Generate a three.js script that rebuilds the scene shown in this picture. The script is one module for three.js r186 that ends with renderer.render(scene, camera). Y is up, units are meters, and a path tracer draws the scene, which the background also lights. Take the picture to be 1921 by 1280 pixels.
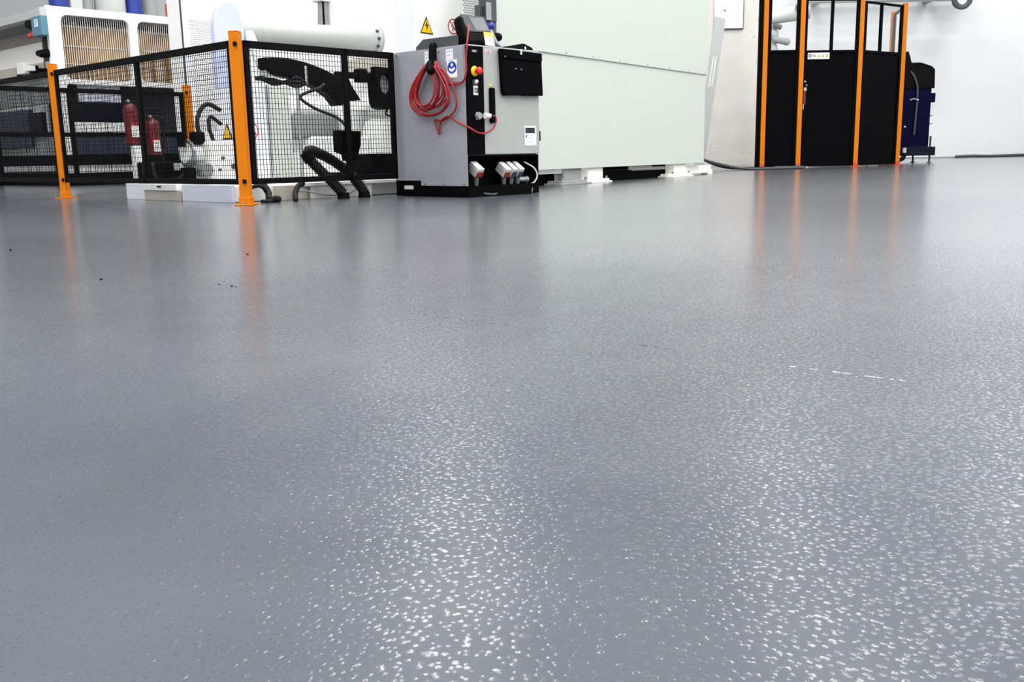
import * as THREE from 'three';
import { RoundedBoxGeometry } from 'three/addons/geometries/RoundedBoxGeometry.js';
import { mergeGeometries } from 'three/addons/utils/BufferGeometryUtils.js';
import { RectAreaLightUniformsLib } from 'three/addons/lights/RectAreaLightUniformsLib.js';

// ---------------------------------------------------------------- camera, lights, exposure
const scene = new THREE.Scene();
scene.background = new THREE.Color(0x202224);
const camera = new THREE.PerspectiveCamera(2 * Math.atan(640 / 1800) * 180 / Math.PI, 1921 / 1280, 0.05, 80);
camera.position.set(0, 0.27, 0);
camera.rotation.set(-Math.atan(351 / 1800), 0, -0.0189, 'XYZ');
const renderer = new THREE.WebGLRenderer({ antialias: true });
renderer.toneMapping = THREE.LinearToneMapping;
renderer.toneMappingExposure = 1.25;
renderer.shadowMap.enabled = true;
RectAreaLightUniformsLib.init();
const ROOM = { x0: -13, x1: 13.5, z0: -21.75, z1: 6, h: 8.6 };
const LAMP = { w: 2.2, l: 0.24, y: 8.05, power: z => (z > -7 ? 128 : z > -18 ? 68 : 92), glow: 3, xs: [-7.2, -1.2, 5.4, 11], zs: [-19.8, -16.4, -13, -9.6, -6.2, -2.8, 0.6, 4] };

// ---------------------------------------------------------------- helpers
let seed = 7;
const rnd = () => { seed = (seed + 0x6D2B79F5) | 0; let t = Math.imul(seed ^ (seed >>> 15), 1 | seed); t = (t + Math.imul(t ^ (t >>> 7), 61 | t)) ^ t; return ((t ^ (t >>> 14)) >>> 0) / 4294967296; };
const used = {};
function numbered(n) { const k = used[n] = (used[n] ?? -1) + 1; return k ? n + '_' + String(k).padStart(3, '0') : n; }
// a frame has axes a (to the right), h (up), b (away from the viewer); geometry is written in it as (a, h, -b)
const frame = (x, z, th) => ({ x, z, th, c: Math.cos(th), s: Math.sin(th) });
const CELL = frame(-1.564, -5.77, 0.83);
const HALL = frame(0, 0, 0);
const inCell = (a, b) => [CELL.x + CELL.c * a - CELL.s * b, CELL.z - CELL.s * a - CELL.c * b];
const GUARD = frame(...inCell(2.84, 0.148), 0.97);
const toWorld = (F, a, h, b) => new THREE.Vector3(F.x + F.c * a - F.s * b, h, F.z - F.s * a - F.c * b);

function thing(name, label, category, F, [a, h, b], group) {
  const g = new THREE.Group(); g.name = numbered(name);
  g.position.copy(toWorld(F, a, h, b)); g.rotation.y = F.th;
  g.userData = { label, category }; if (group) g.userData.group = group;
  g.base = [a, h, -b]; scene.add(g); return g;
}
function clean(g) {
  g = g.index ? g.toNonIndexed() : g;
  for (const k of Object.keys(g.attributes)) if (!['position', 'normal', 'uv'].includes(k)) g.deleteAttribute(k);
  g.morphAttributes = {}; return g;
}
function merged(geoms) {
  const l = (Array.isArray(geoms) ? geoms : [geoms]).map(clean);
  return l.length > 1 ? mergeGeometries(l) : l[0].clone();
}
function part(parent, name, material, geoms, label, kind) {
  let r = parent; while (!r.base) r = r.parent;
  const g = merged(geoms); g.translate(-r.base[0], -r.base[1], -r.base[2]);
  const m = new THREE.Mesh(g, material); m.name = name; m.castShadow = m.receiveShadow = true;
  if (label) m.userData.label = label; if (kind) m.userData.kind = kind;
  parent.add(m); return m;
}
function solo(name, label, category, F, base, material, geoms, group) {
  const g = merged(geoms); g.translate(-base[0], -base[1], base[2]);
  const m = new THREE.Mesh(g, material); m.name = numbered(name);
  m.position.copy(toWorld(F, ...base)); m.rotation.y = F.th; m.castShadow = m.receiveShadow = true;
  m.userData = { label, category }; if (group) m.userData.group = group; scene.add(m); return m;
}
function struct(name, material, geoms, label) {
  const m = new THREE.Mesh(merged(geoms), material); m.name = name; m.castShadow = m.receiveShadow = true;
  m.userData = { kind: 'structure', label, category: name.split('_')[0] }; m.base = [0, 0, 0]; scene.add(m); return m;
}
const bx = (a0, a1, h0, h1, b0, b1, r = 0.004) => {
  const w = a1 - a0, h = h1 - h0, d = b1 - b0, q = Math.min(r, 0.45 * Math.min(w, h, d));
  const g = q > 0.0004 ? new RoundedBoxGeometry(w, h, d, 1 + (q > 0.012) * 2, q) : new THREE.BoxGeometry(w, h, d);
  return g.translate((a0 + a1) / 2, (h0 + h1) / 2, -(b0 + b1) / 2);
};
const V = ([a, h, b]) => new THREE.Vector3(a, h, -b);
function cy(p, q, r, r2 = r, seg = 20, open = false) {            // r at p, r2 at q
  const A = V(p), B = V(q), d = B.clone().sub(A), g = new THREE.CylinderGeometry(r2, r, d.length(), seg, 1, open);
  g.applyQuaternion(new THREE.Quaternion().setFromUnitVectors(new THREE.Vector3(0, 1, 0), d.clone().normalize()));
  return g.translate(...A.add(B).multiplyScalar(0.5).toArray());
}
function lathe(p, q, prof, seg = 24) {                             // profile [radius, t along p-q in metres]
  const A = V(p), d = V(q).sub(A).normalize(), g = new THREE.LatheGeometry(prof.map(([r, t]) => new THREE.Vector2(r, t)), seg);
  g.applyQuaternion(new THREE.Quaternion().setFromUnitVectors(new THREE.Vector3(0, 1, 0), d));
  return g.translate(...A.toArray());
}
const tu = (pts, r, n = 40, seg = 8, closed = false) => new THREE.TubeGeometry(new THREE.CatmullRomCurve3(pts.map(V), closed, 'centripetal'), n, r, seg, closed);
const caps = (pts, r) => [pts[0], pts[pts.length - 1]].map(p => new THREE.SphereGeometry(r, 8, 6).translate(...V(p).toArray()));
function sh(pts, holes = []) {
  const s = new THREE.Shape(pts.map(([x, y]) => new THREE.Vector2(x, y)));
  for (const h of holes) s.holes.push(h); return s;
}
function roundHole(x0, x1, y0, y1, r) {
  const p = new THREE.Path();
  p.moveTo(x0 + r, y0); p.lineTo(x1 - r, y0); p.absarc(x1 - r, y0 + r, r, -Math.PI / 2, 0); p.lineTo(x1, y1 - r); p.absarc(x1 - r, y1 - r, r, 0, Math.PI / 2);
  p.lineTo(x0 + r, y1); p.absarc(x0 + r, y1 - r, r, Math.PI / 2, Math.PI); p.lineTo(x0, y0 + r); p.absarc(x0 + r, y0 + r, r, Math.PI, Math.PI * 1.5); return p;
}
const exF = (s, b0, b1, bev = 0) => new THREE.ExtrudeGeometry(Array.isArray(s) ? sh(s) : s, { depth: b1 - b0 - 2 * bev, bevelEnabled: bev > 0, bevelSize: bev, bevelThickness: bev, bevelSegments: 2, curveSegments: 10 }).translate(0, 0, -b1 + bev);
const exS = (pts, a0, a1) => new THREE.ExtrudeGeometry(sh(pts.map(([b, h]) => [b, h])), { depth: a1 - a0, bevelEnabled: false }).rotateY(Math.PI / 2).translate(a0, 0, 0);   // pts (b, h) swept along a
const sphere = (p, r, sx = 1, sy = 1, sz = 1) => new THREE.SphereGeometry(r, 20, 14).scale(sx, sy, sz).translate(...V(p).toArray());
function facing(p, w, h, dir = 'front', tilt = 0) {                // a printed sheet: front faces the viewer (-b), side faces -a
  const g = new THREE.BoxGeometry(w, h, 0.0016);
  if (tilt) g.rotateX(tilt);
  if (dir === 'side') g.rotateY(-Math.PI / 2);
  return g.translate(...V(p).toArray());
}

// ---------------------------------------------------------------- textures and materials
function dataTex(n, fn, colour) {
  const d = new Uint8Array(n * n * 4);
  for (let y = 0; y < n; y++) for (let x = 0; x < n; x++) { const v = fn(x, y), i = (y * n + x) * 4; if (v.length) { d[i] = v[0]; d[i + 1] = v[1]; d[i + 2] = v[2]; } else d[i] = d[i + 1] = d[i + 2] = v; d[i + 3] = 255; }
  const t = new THREE.DataTexture(d, n, n); t.wrapS = t.wrapT = THREE.RepeatWrapping; t.magFilter = THREE.LinearFilter; t.minFilter = THREE.LinearMipmapLinearFilter; t.generateMipmaps = true;
  if (colour) t.colorSpace = THREE.SRGBColorSpace; t.needsUpdate = true; return t;
}
function valueNoise(n, cells, sd) {                                 // tileable, 0..1
  let s = sd; const r = () => { s = (s * 1664525 + 1013904223) >>> 0; return s / 4294967296; };
  const g = Float32Array.from({ length: cells * cells }, r), out = new Float32Array(n * n), f = t => t * t * (3 - 2 * t);
  for (let y = 0; y < n; y++) { const v = y / n * cells, j = Math.floor(v), q = f(v - j), j1 = (j + 1) % cells;
    for (let x = 0; x < n; x++) { const u = x / n * cells, i = Math.floor(u), p = f(u - i), i1 = (i + 1) % cells;
      out[y * n + x] = (g[j * cells + i] * (1 - p) + g[j * cells + i1] * p) * (1 - q) + (g[j1 * cells + i] * (1 - p) + g[j1 * cells + i1] * p) * q; } }
  return out;
}
function canvasTex(w, h, draw) {
  const c = document.createElement('canvas'); c.width = w; c.height = h; const g = c.getContext('2d'); draw(g, w, h);
  const t = new THREE.CanvasTexture(c); t.colorSpace = THREE.SRGBColorSpace; t.anisotropy = 4; return t;
}
const std = (hex, roughness = 0.5, o = {}) => new THREE.MeshPhysicalMaterial({ color: hex, roughness, ...o });
const LIFT = 0.101, M = {
  armGrey: std(0xaeb0ad, 0.45), ribs: std(0xb88d50, 0.7), brown: std(0x2e2118, 0.8), coverBlue: std(0xb9bfdd, 0.5),
  white: std(0xf0f1ee, 0.4), whiteWarm: std(0xe9e6df, 0.5), whiteCool: std(0xe6e8f0, 0.45), guard: std(0xbfc4bb, 0.38), lavender: std(0xd6d9e8, 0.5),
  greyLight: std(0xb9bcb9, 0.5), grey: std(0x8d908e, 0.5), greyDark: std(0x3c3f42, 0.55), beige: std(0xb4aea2, 0.6), pinkWhite: std(0xe6d8da, 0.6),
  black: std(0x050506, 0.6, { specularIntensity: 0.15 }), blackSheet: std(0x030304, 0.6, { specularIntensity: 0.08 }), rubber: std(0x0e0e10, 0.6, { specularIntensity: 0.5 }), fabric: std(0x070708, 0.95, { specularIntensity: 0.1 }),
  navy: std(0x06071c, 0.5, { specularIntensity: 0.3 }), navyBright: std(0x020226, 0.55, { specularIntensity: 0.12 }), blue: std(0x0c2a84, 0.4), teal: std(0x4f7f93, 0.5), slate: std(0x30354a, 0.5),
  orange: std(0xc66e04, 0.5, { specularIntensity: 0.3 }), orangeRed: std(0xb5430c, 0.5), coding: std(0x7e2c10, 0.5), red: std(0x5e0610, 0.4), redBright: std(0xd01818, 0.35), cable: std(0x8c0913, 0.45), yellow: std(0xf2c21a, 0.4),
  tan: std(0xcdb184, 0.6), chrome: std(0xb8bbc0, 0.25, { metalness: 0.9 }), steel: std(0x9a9da0, 0.4, { metalness: 0.7 }), zinc: std(0x9a9aa2, 0.42, { metalness: 0.35 }), door: std(0x9b9e99, 0.45),
  screen: std(0x4c4f54, 0.25), glass: std(0xffffff, 0.03, { transmission: 1, thickness: 0, ior: 1.45 }), concrete: std(0xe7e3dd, 0.75), ceiling: std(0xd8d9da, 0.9), wall: std(0xd8dadb, 0.75), dirt: std(0x4b4d4a, 0.9)
};
// floor: glossy grey resin with an orange-peel skin and scattered grains
const FB = 2048, FS = 1.5;
{
  const n1 = valueNoise(FB, 150, 3), n2 = valueNoise(FB, 320, 11), n3 = valueNoise(FB, 24, 5), hgt = new Float32Array(FB * FB), grain = new Uint8Array(FB * FB);
  for (let i = 0; i < hgt.length; i++) hgt[i] = 0.10 * n1[i] + 0.03 * n2[i] + 0.10 * n3[i];           // millimetres
  const GN = 256, gs = FB / GN;
  for (let k = 0; k < GN * GN; k++) {
    if (rnd() < 0.15) continue;
    const cx = (k % GN + rnd()) * gs, cyy = (Math.floor(k / GN) + rnd()) * gs, r = 1.9 + 2.0 * rnd(), h = (0.05 + 0.09 * rnd() + 0.30 * rnd() ** 4) * r / 3, R = Math.ceil(r);
    for (let y = -R; y <= R; y++) for (let x = -R; x <= R; x++) {
      const X = Math.floor(cx) + x, Y = Math.floor(cyy) + y, d2 = ((X - cx) ** 2 + (Y - cyy) ** 2) / (r * r); if (d2 >= 1) continue;
      const at = ((Y + FB) % FB) * FB + (X + FB) % FB; hgt[at] += h * (1 - d2) ** 1.5; if (d2 < 0.6) grain[at] = 1;
    }
  }
  M.floorBump = dataTex(FB, (x, y) => Math.max(0, Math.min(255, hgt[y * FB + x] * 255 / 0.7)));
  M.floorRough = dataTex(FB, (x, y) => { const i = y * FB + x, v = 0.6 * n3[i] + 0.4 * n1[i]; return grain[i] ? 44 : 165 + 30 * (v - 0.5); });
  { const d = M.floorRough.image.data; for (let i = 0; i < grain.length; i++) d[i * 4 + 3] = grain[i] ? 255 : 28; }     // grains are glossier than the resin round them
  const c1 = valueNoise(512, 5, 21), c2 = valueNoise(512, 17, 22), c3 = valueNoise(512, 90, 23);
  M.floorMap = dataTex(512, (x, y) => { const i = y * 512 + x, v = 0.5 * c1[i] + 0.3 * c2[i] + 0.2 * c3[i] - 0.5; return [80 + 26 * v, 83 + 25 * v, 88 + 22 * v]; }, true);
  M.floorBump.repeat.set(1 / FS, 1 / FS); M.floorRough.repeat.set(1 / FS, 1 / FS);
  M.floorMap.repeat.set(1 / 7.3, 1 / 7.3);
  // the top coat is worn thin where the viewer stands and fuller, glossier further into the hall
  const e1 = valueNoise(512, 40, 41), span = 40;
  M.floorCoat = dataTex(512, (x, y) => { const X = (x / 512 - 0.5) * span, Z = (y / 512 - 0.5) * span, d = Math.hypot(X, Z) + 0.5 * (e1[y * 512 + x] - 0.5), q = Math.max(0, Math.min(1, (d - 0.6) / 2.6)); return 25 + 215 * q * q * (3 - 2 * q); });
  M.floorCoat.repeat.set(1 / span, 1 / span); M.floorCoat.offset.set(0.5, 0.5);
  M.floor = new THREE.MeshPhysicalMaterial({ color: 0xffffff, map: M.floorMap, roughness: 0.8, roughnessMap: M.floorRough, bumpMap: M.floorBump, bumpScale: 0.0007, specularIntensityMap: M.floorRough, clearcoat: 1, clearcoatMap: M.floorCoat, clearcoatRoughness: 0.2 });
}
{   // dirt and scuffs on the partition
  const n1 = valueNoise(512, 9, 31), n2 = valueNoise(512, 60, 32);
  M.partition = M.concrete.clone(); M.partition.map = dataTex(512, (x, y) => { const i = y * 512 + x, s = n2[i] > 0.93 && n1[i] > 0.6 ? 45 : 0, v = 6 * (n1[i] - 0.5); return [216 + v - s, 211 + v - s, 205 + v - s]; }, true); M.partition.color.set(0xffffff);
  M.partition.map.repeat.set(0.5, 0.5);
}
function perforated(base) {
  const t = dataTex(32, (x, y) => { const a = ((x + (y >> 4) * 8) % 16) - 8, b = (y % 16) - 8; return a * a + b * b < 17 ? 40 : 235; }, true);
  const m = base.clone(); m.map = t; m.color.set(0xffffff); return m;
}
M.perf = perforated(M.white); M.perf.map.repeat.set(1, 1);
const uvMetres = (g, k) => { const p = g.attributes.position, n = g.attributes.normal, u = g.attributes.uv; for (let i = 0; i < p.count; i++) { const ny = Math.abs(n.getY(i)) > 0.6, nx = Math.abs(n.getX(i)) > 0.6; u.setXY(i, (nx ? p.getZ(i) : p.getX(i)) * k, (ny ? p.getZ(i) : p.getY(i)) * k); } return g; };
const print = (w, h, draw) => std(0xffffff, 0.45, { map: canvasTex(w, h, draw) });
const tri = (g, x, y, s) => { g.beginPath(); g.moveTo(x, y - s * 0.9); g.lineTo(x + s, y + s * 0.8); g.lineTo(x - s, y + s * 0.8); g.closePath(); };
M.warn = print(256, 256, (g, w) => { g.fillStyle = '#f4f4f2'; g.fillRect(0, 0, w, w); });
M.bolt = print(128, 128, g => { g.fillStyle = '#f5c518'; g.fillRect(0, 0, 128, 128); g.fillStyle = '#15120a'; g.beginPath(); g.moveTo(70, 22); g.lineTo(48, 74); g.lineTo(64, 72); g.lineTo(56, 112); g.lineTo(84, 60); g.lineTo(67, 62); g.closePath(); g.fill(); });
M.nostep = print(256, 256, (g, w) => { g.fillStyle = '#f6f4f4'; g.fillRect(0, 0, w, w); g.strokeStyle = '#222'; g.lineWidth = 16; g.lineCap = 'round'; g.beginPath(); g.arc(122, 66, 13, 0, 7); g.fillStyle = '#222'; g.fill(); g.beginPath(); g.moveTo(120, 90); g.lineTo(128, 140); g.lineTo(100, 196); g.moveTo(128, 140); g.lineTo(152, 194); g.moveTo(122, 98); g.lineTo(92, 128); g.stroke(); g.strokeStyle = '#b3202c'; g.lineWidth = 22; g.beginPath(); g.arc(128, 128, 112, 0, 7); g.moveTo(50, 50); g.lineTo(206, 206); g.stroke(); });
M.manual = print(192, 256, (g, w, h) => { g.fillStyle = '#e9e9ef'; g.fillRect(0, 0, w, h); g.fillStyle = '#173a94'; g.beginPath(); g.arc(96, 112, 90, 0, 7); g.fill(); g.fillStyle = '#f2f3f8'; g.beginPath(); g.moveTo(40, 112); g.lineTo(92, 132); g.lineTo(152, 104); g.lineTo(152, 142); g.lineTo(92, 176); g.lineTo(40, 150); g.closePath(); g.fill(); g.beginPath(); g.arc(96, 74, 22, 0, 7); g.fill(); g.strokeStyle = '#173a94'; g.lineWidth = 5; g.beginPath(); g.moveTo(92, 134); g.lineTo(92, 174); g.stroke(); });
M.logo = print(256, 96, (g, w, h) => { g.fillStyle = '#c3c6c2'; g.fillRect(0, 0, w, h); g.fillStyle = '#c01a2c'; g.font = 'bold 92px sans-serif'; g.textAlign = 'center'; g.textBaseline = 'middle'; g.fillText('ABB', w / 2, h / 2 + 4); });
M.model = print(256, 96, (g, w, h) => { g.fillStyle = '#060607'; g.fillRect(0, 0, w, h); g.fillStyle = '#d8d8d4'; g.font = 'bold 84px sans-serif'; g.textAlign = 'center'; g.textBaseline = 'middle'; g.fillText('IRC5', w / 2, h / 2 + 4); });
M.plate = print(192, 256, (g, w, h) => { g.fillStyle = '#e8e9ea'; g.fillRect(0, 0, w, h); g.fillStyle = '#0b1220'; g.fillRect(10, 22, 160, 74); g.fillStyle = '#2b3a4c'; g.fillRect(30, 48, 70, 8); g.fillStyle = '#30343a'; g.fillRect(14, 118, 22, 34); g.fillStyle = '#9a9da2'; for (let i = 0; i < 7; i++) g.fillRect(56, 116 + i * 17, 100 - (i % 3) * 14, 6); g.fillStyle = '#40444a'; g.fillRect(150, 236, 24, 8); });
M.note = print(128, 128, (g, w, h) => { g.fillStyle = '#f2f2ee'; g.fillRect(0, 0, w, h); g.fillStyle = '#e3c14e'; g.fillRect(0, 0, w, 46); g.strokeStyle = '#55585c'; g.lineWidth = 7; g.beginPath(); g.moveTo(52, 104); g.lineTo(72, 66); g.lineTo(82, 76); g.stroke(); });
M.keypad = print(96, 160, (g, w, h) => { g.fillStyle = '#0a0a0b'; g.fillRect(0, 0, w, h); g.fillStyle = '#d6d6d4'; g.beginPath(); g.arc(52, 24, 20, 0, 7); g.fill(); g.fillRect(10, 62, 70, 18); g.fillRect(10, 62, 14, 86); g.fillRect(10, 132, 74, 18); g.fillRect(66, 62, 16, 22); g.fillStyle = '#88898c'; g.beginPath(); g.arc(52, 106, 20, 0, 7); g.fill(); });
M.doorsign = print(512, 144, (g, w, h) => { g.fillStyle = '#e4e4da'; g.fillRect(0, 0, w, h); g.fillStyle = '#1c2c86'; g.beginPath(); g.arc(56, 66, 42, 0, 7); g.fill(); g.fillStyle = '#f0f0f4'; g.beginPath(); g.arc(58, 66, 20, 0, 7); g.fill(); g.strokeStyle = '#b3242c'; g.lineWidth = 9; g.beginPath(); g.arc(160, 66, 32, 0, 7); g.moveTo(138, 44); g.lineTo(182, 88); g.stroke(); g.fillStyle = '#2b1c1c'; g.beginPath(); g.arc(160, 70, 16, 0, 7); g.fill(); for (const x of [260, 356, 452]) { g.fillStyle = '#d8b51e'; tri(g, x, 68, 36); g.fill(); g.fillStyle = '#2a2a1a'; tri(g, x, 76, 18); g.fill(); } g.fillStyle = '#8c8c84'; for (let i = 0; i < 5; i++) g.fillRect(28 + i * 98, 118, 62, 7); });
M.board = print(256, 256, (g, w, h) => { g.fillStyle = '#f3f3f1'; g.fillRect(0, 0, w, h); g.fillStyle = '#b3b6b2'; g.fillRect(0, 0, w, 22); g.strokeStyle = '#b8b0a0'; g.lineWidth = 5; g.beginPath(); g.moveTo(26, 92); g.lineTo(26, 116); g.stroke(); g.fillStyle = '#c9c3a0'; tri(g, 58, 108, 13); g.fill(); g.fillStyle = '#8d8244'; tri(g, 92, 106, 15); g.fill(); });
M.label = print(128, 96, (g, w, h) => { g.fillStyle = '#dfe6ea'; g.fillRect(0, 0, w, h); g.fillStyle = '#8a99a5'; for (let i = 0; i < 4; i++) g.fillRect(14, 16 + i * 19, 96 - i * 14, 8); });
M.extlabel = print(128, 160, (g, w, h) => { g.fillStyle = '#eceae6'; g.fillRect(0, 0, w, h); g.fillStyle = '#8d1420'; g.fillRect(0, 0, w, 30); g.fillStyle = '#77787a'; for (let i = 0; i < 6; i++) g.fillRect(12, 46 + i * 18, 100 - (i % 2) * 24, 7); });
M.stickers = print(96, 64, (g, w, h) => { g.fillStyle = '#d8d8de'; g.fillRect(0, 0, w, h); g.fillStyle = '#b9bac4'; g.fillRect(8, 10, 80, 8); g.fillRect(8, 28, 60, 8); });

// ---------------------------------------------------------------- the hall
const { x0, x1, z0, z1, h: RH } = ROOM;
const box = (xa, xb, ya, yb, za, zb) => new THREE.BoxGeometry(xb - xa, yb - ya, zb - za).translate((xa + xb) / 2, (ya + yb) / 2, (za + zb) / 2);
const floor = struct('floor', M.floor, uvMetres(box(x0 - 0.3, x1 + 0.3, -0.2, 0, z0 - 0.3, z1 + 0.3), 1), 'glossy grey resin floor with a fine glittering texture');
const ceiling = struct('ceiling', M.ceiling, box(x0 - 0.3, x1 + 0.3, RH, RH + 0.2, z0 - 0.3, z1 + 0.3), 'plain grey hall ceiling high above the floor');
struct('wall_back', M.wall, box(x0 - 0.3, x1 + 0.3, 0, RH, z0 - 0.25, z0), 'white far wall of the hall');
struct('wall_left', M.wall, box(x0 - 0.25, x0, 0, RH, z0, z1), 'white side wall beyond the machines');
struct('wall_right', M.wall, box(x1, x1 + 0.25, 0, RH, z0, z1), 'white side wall on the open side of the hall');
struct('wall_front', M.wall, box(x0 - 0.3, x1 + 0.3, 0, RH, z1, z1 + 0.25), 'white wall behind the viewer');
struct('wall_partition', M.partition, uvMetres(box(1.6, 4.40, 0, RH, -17.66, -17.4), 1), 'white partition wall with scuffs and dirt near the floor');
struct('baseboard_back', M.grey, box(5, x1, 0, 0.035, z0, z0 + 0.02), 'thin grey strip along the foot of the far wall');
for (const x of LAMP.xs) for (const z of LAMP.zs) {
  if (x < -5 && z < -8) continue;                                   // no lamps above the big machines
  const t = thing('ceiling_light', 'long white strip light hanging in rows under the hall ceiling', 'lamp', HALL, [x, LAMP.y, -z], 'strip lights in rows under the ceiling');
  part(t, 'housing', M.white, [bx(x - LAMP.w / 2 - 0.03, x + LAMP.w / 2 + 0.03, LAMP.y + 0.02, LAMP.y + 0.1, -z - LAMP.l / 2 - 0.03, -z + LAMP.l / 2 + 0.03), ...[-0.8, 0.8].map(k => cy([x + k, LAMP.y + 0.09, -z], [x + k, RH, -z], 0.006, 0.006, 8))]);
  part(t, 'diffuser', LAMP.mat ??= std(0xffffff, 0.5, { emissive: 0xffffff, emissiveIntensity: LAMP.glow }), bx(x - LAMP.w / 2, x + LAMP.w / 2, LAMP.y, LAMP.y + 0.03, -z - LAMP.l / 2, -z + LAMP.l / 2, 0.01));
  const l = new THREE.RectAreaLight(0xffffff, LAMP.power(z), LAMP.w, LAMP.l);
  l.position.set(x, LAMP.y - 0.012, z); l.rotation.x = -Math.PI / 2; l.castShadow = true; scene.add(l);
}
// scratches and specks that lie on the floor
{
  const scratch = (pts, w, m, name, gap) => { const gs = []; for (let i = 0; i + 1 < pts.length; i++) { const [p, q] = [pts[i], pts[i + 1]], n = Math.ceil(Math.hypot(q[0] - p[0], q[1] - p[1]) / 0.006); for (let k = 0; k < n; k++) { if (rnd() < gap) continue; const t = (k + rnd() * 0.3) / n, a = p[0] + (q[0] - p[0]) * t, b = p[1] + (q[1] - p[1]) * t, g = new THREE.BoxGeometry(0.002 + 0.005 * rnd(), 0.0006, w * (0.5 + rnd())); g.rotateY(-Math.atan2(q[1] - p[1], q[0] - p[0])); gs.push(g.translate(a, 0.0003, b)); } } part(floor, name, m, gs, undefined, 'stuff'); };
  scratch([[0.338, -1.192], [0.412, -1.131], [0.465, -1.088]], 0.0018, M.greyLight, "scratch", 0.4);
  scratch([[-0.176, -1.655], [-0.080, -1.573], [0.000, -1.514]], 0.0016, M.dirt, 'scratch', 0.6);
  scratch([[0.185, -1.335], [0.218, -1.305]], 0.0016, M.dirt, 'scratch', 0.45);
  const chip = (x, z, w) => new THREE.DodecahedronGeometry(w, 0).scale(1, 0.45, 0.8).translate(x, 0.4 * w, z);
  part(floor, 'debris_speck', M.black, [[-0.954, -2.225, 0.0040], [-1.579, -3.037, 0.0050], [-0.754, -2.755, 0.0040], [-0.602, -2.057, 0.0030], [-0.641, -2.097, 0.0025], [-0.591, -2.047, 0.0020]].map(([x, z, w]) => chip(x, z, w)), undefined, 'stuff');
}

// ---------------------------------------------------------------- safety fence round the robot cell
function fencePost(a, b, turn, label, w = 0.06) {
  const t = thing('fence_post', label, 'post', CELL, [a, 0, b], undefined);
  const sq = (s, h0, h1, r) => bx(-s / 2, s / 2, h0, h1, -s / 2, s / 2, r).rotateY(turn).translate(a, 0, -b);
  part(t, 'post_tube', M.orange, sq(w, 0.008, 0.985, 0.004));
  part(t, 'top_cap', M.orange, sq(w * 0.98, 0.985, 0.995, 0.003));
  part(t, 'base_plate', M.orange, bx(-0.075, 0.075, 0, 0.009, -0.05, 0.05, 0.003).rotateY(turn + 0.1).translate(a, 0, -b));
  part(t, 'gusset', M.orange, [sq(w * 1.16, 0.008, 0.05, 0.004)]);
  for (const s of [-1, 1]) part(t, 'anchor_bolt', M.steel, cy([a + s * 0.052 * Math.cos(turn), 0.009, b - s * 0.052 * Math.sin(-turn)], [a + s * 0.052 * Math.cos(turn), 0.022, b - s * 0.052 * Math.sin(-turn)], 0.008, 0.008, 6));
  for (const h of [0.92, 0.14]) part(t, 'clamp', M.black, bx(a - w * 0.56, a - w * 0.30, h - 0.012, h + 0.012, b - w * 0.72, b - w * 0.40, 0.002));
  return t;
}
const meshMat = M.black;
function fencePanel(label, P, Q, mids, h0 = 0.12, h1 = 0.947, rails = []) {       // P, Q: [a, b]
  const t = thing('mesh_fence_panel', label, 'fence', CELL, [P[0], h0, P[1]]);
  const L = Math.hypot(Q[0] - P[0], Q[1] - P[1]), ang = Math.atan2(Q[1] - P[1], Q[0] - P[0]);
  const put = g => g.rotateY(ang).translate(P[0], 0, -P[1]);
  const nm = (n, x0, x1, y0, y1) => part(t, n, meshMat, put(bx(x0, x1, y0, y1, -0.012, 0.012, 0.003)));
  nm('top_rail', 0, L, h1 - 0.042, h1); nm('bottom_rail', 0, L, h0, h0 + 0.034);
  nm('stile', 0, 0.032, h0, h1); nm('stile', L - 0.032, L, h0, h1);
  for (const m of mids) nm('mid_bar', m - 0.02, m + 0.02, h0, h1);
  for (const [y0, y1] of rails) nm('cross_rail', 0, L, y0, y1);
  const w = [], r = 0.0013;
  for (let x = 0.03 + 0.011; x < L - 0.03; x += 0.022) w.push(put(new THREE.BoxGeometry(2 * r, h1 - h0 - 0.06, 2 * r).translate(x, (h0 + h1) / 2, r)));
  for (let y = h0 + 0.034 + 0.02; y < h1 - 0.04; y += 0.03) w.push(put(new THREE.BoxGeometry(L - 0.05, 2 * r, 2 * r).translate(L / 2, y, -r)));
  part(t, 'wire_mesh', meshMat, w, undefined, 'stuff');
  return t;
}
fencePost(0, 0, 0.62, 'orange square corner post of the mesh fence, nearest to the viewer');
fencePost(0, 2.489, 0.5, 'orange post between the far pair of low black mesh panels, beside white machine frame', 0.052);
fencePost(1.87, 3.87, 0.5, 'small orange post seen through the mesh, ending the inner fence', 0.06);
fencePanel('long black mesh panel in front of the two fire extinguishers', [0, 0.05], [0, 2.45], [1.14]);
fencePanel('black mesh panel from nearest orange post to the grey controller cabinet', [0.05, 0], [1.19, 0], [0.735]);
fencePanel('black mesh panel running out of the picture past the far orange post', [0, 2.53], [0, 3.83], []);
fencePanel('inner black mesh panel carrying the fire extinguishers, behind the other mesh panels', [0.05, 3.87], [1.825, 3.87], [0.66], 0.1, 0.925, [[0.495, 0.535], [0.245, 0.335]]);
{
  const t = thing('switch_box', 'black interlock box fixed to the middle bar of the mesh panel beside the controller', 'box', CELL, [1.0, 0.26, 0.03]);
  part(t, 'housing', M.black, exF([[0.945, 0.435], [1.135, 0.43], [1.13, 0.36], [1.10, 0.285], [1.09, 0.25], [1.02, 0.25], [1.01, 0.29], [0.94, 0.31]].map(([a, h]) => [(a - 1.04) * 0.84 + 0.825, h]), 0.02, 0.10, 0.006));
  part(t, 'lid', M.blackSheet, bx(0.775, 0.885, 0.32, 0.42, 0.014, 0.022, 0.003));
}

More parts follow.
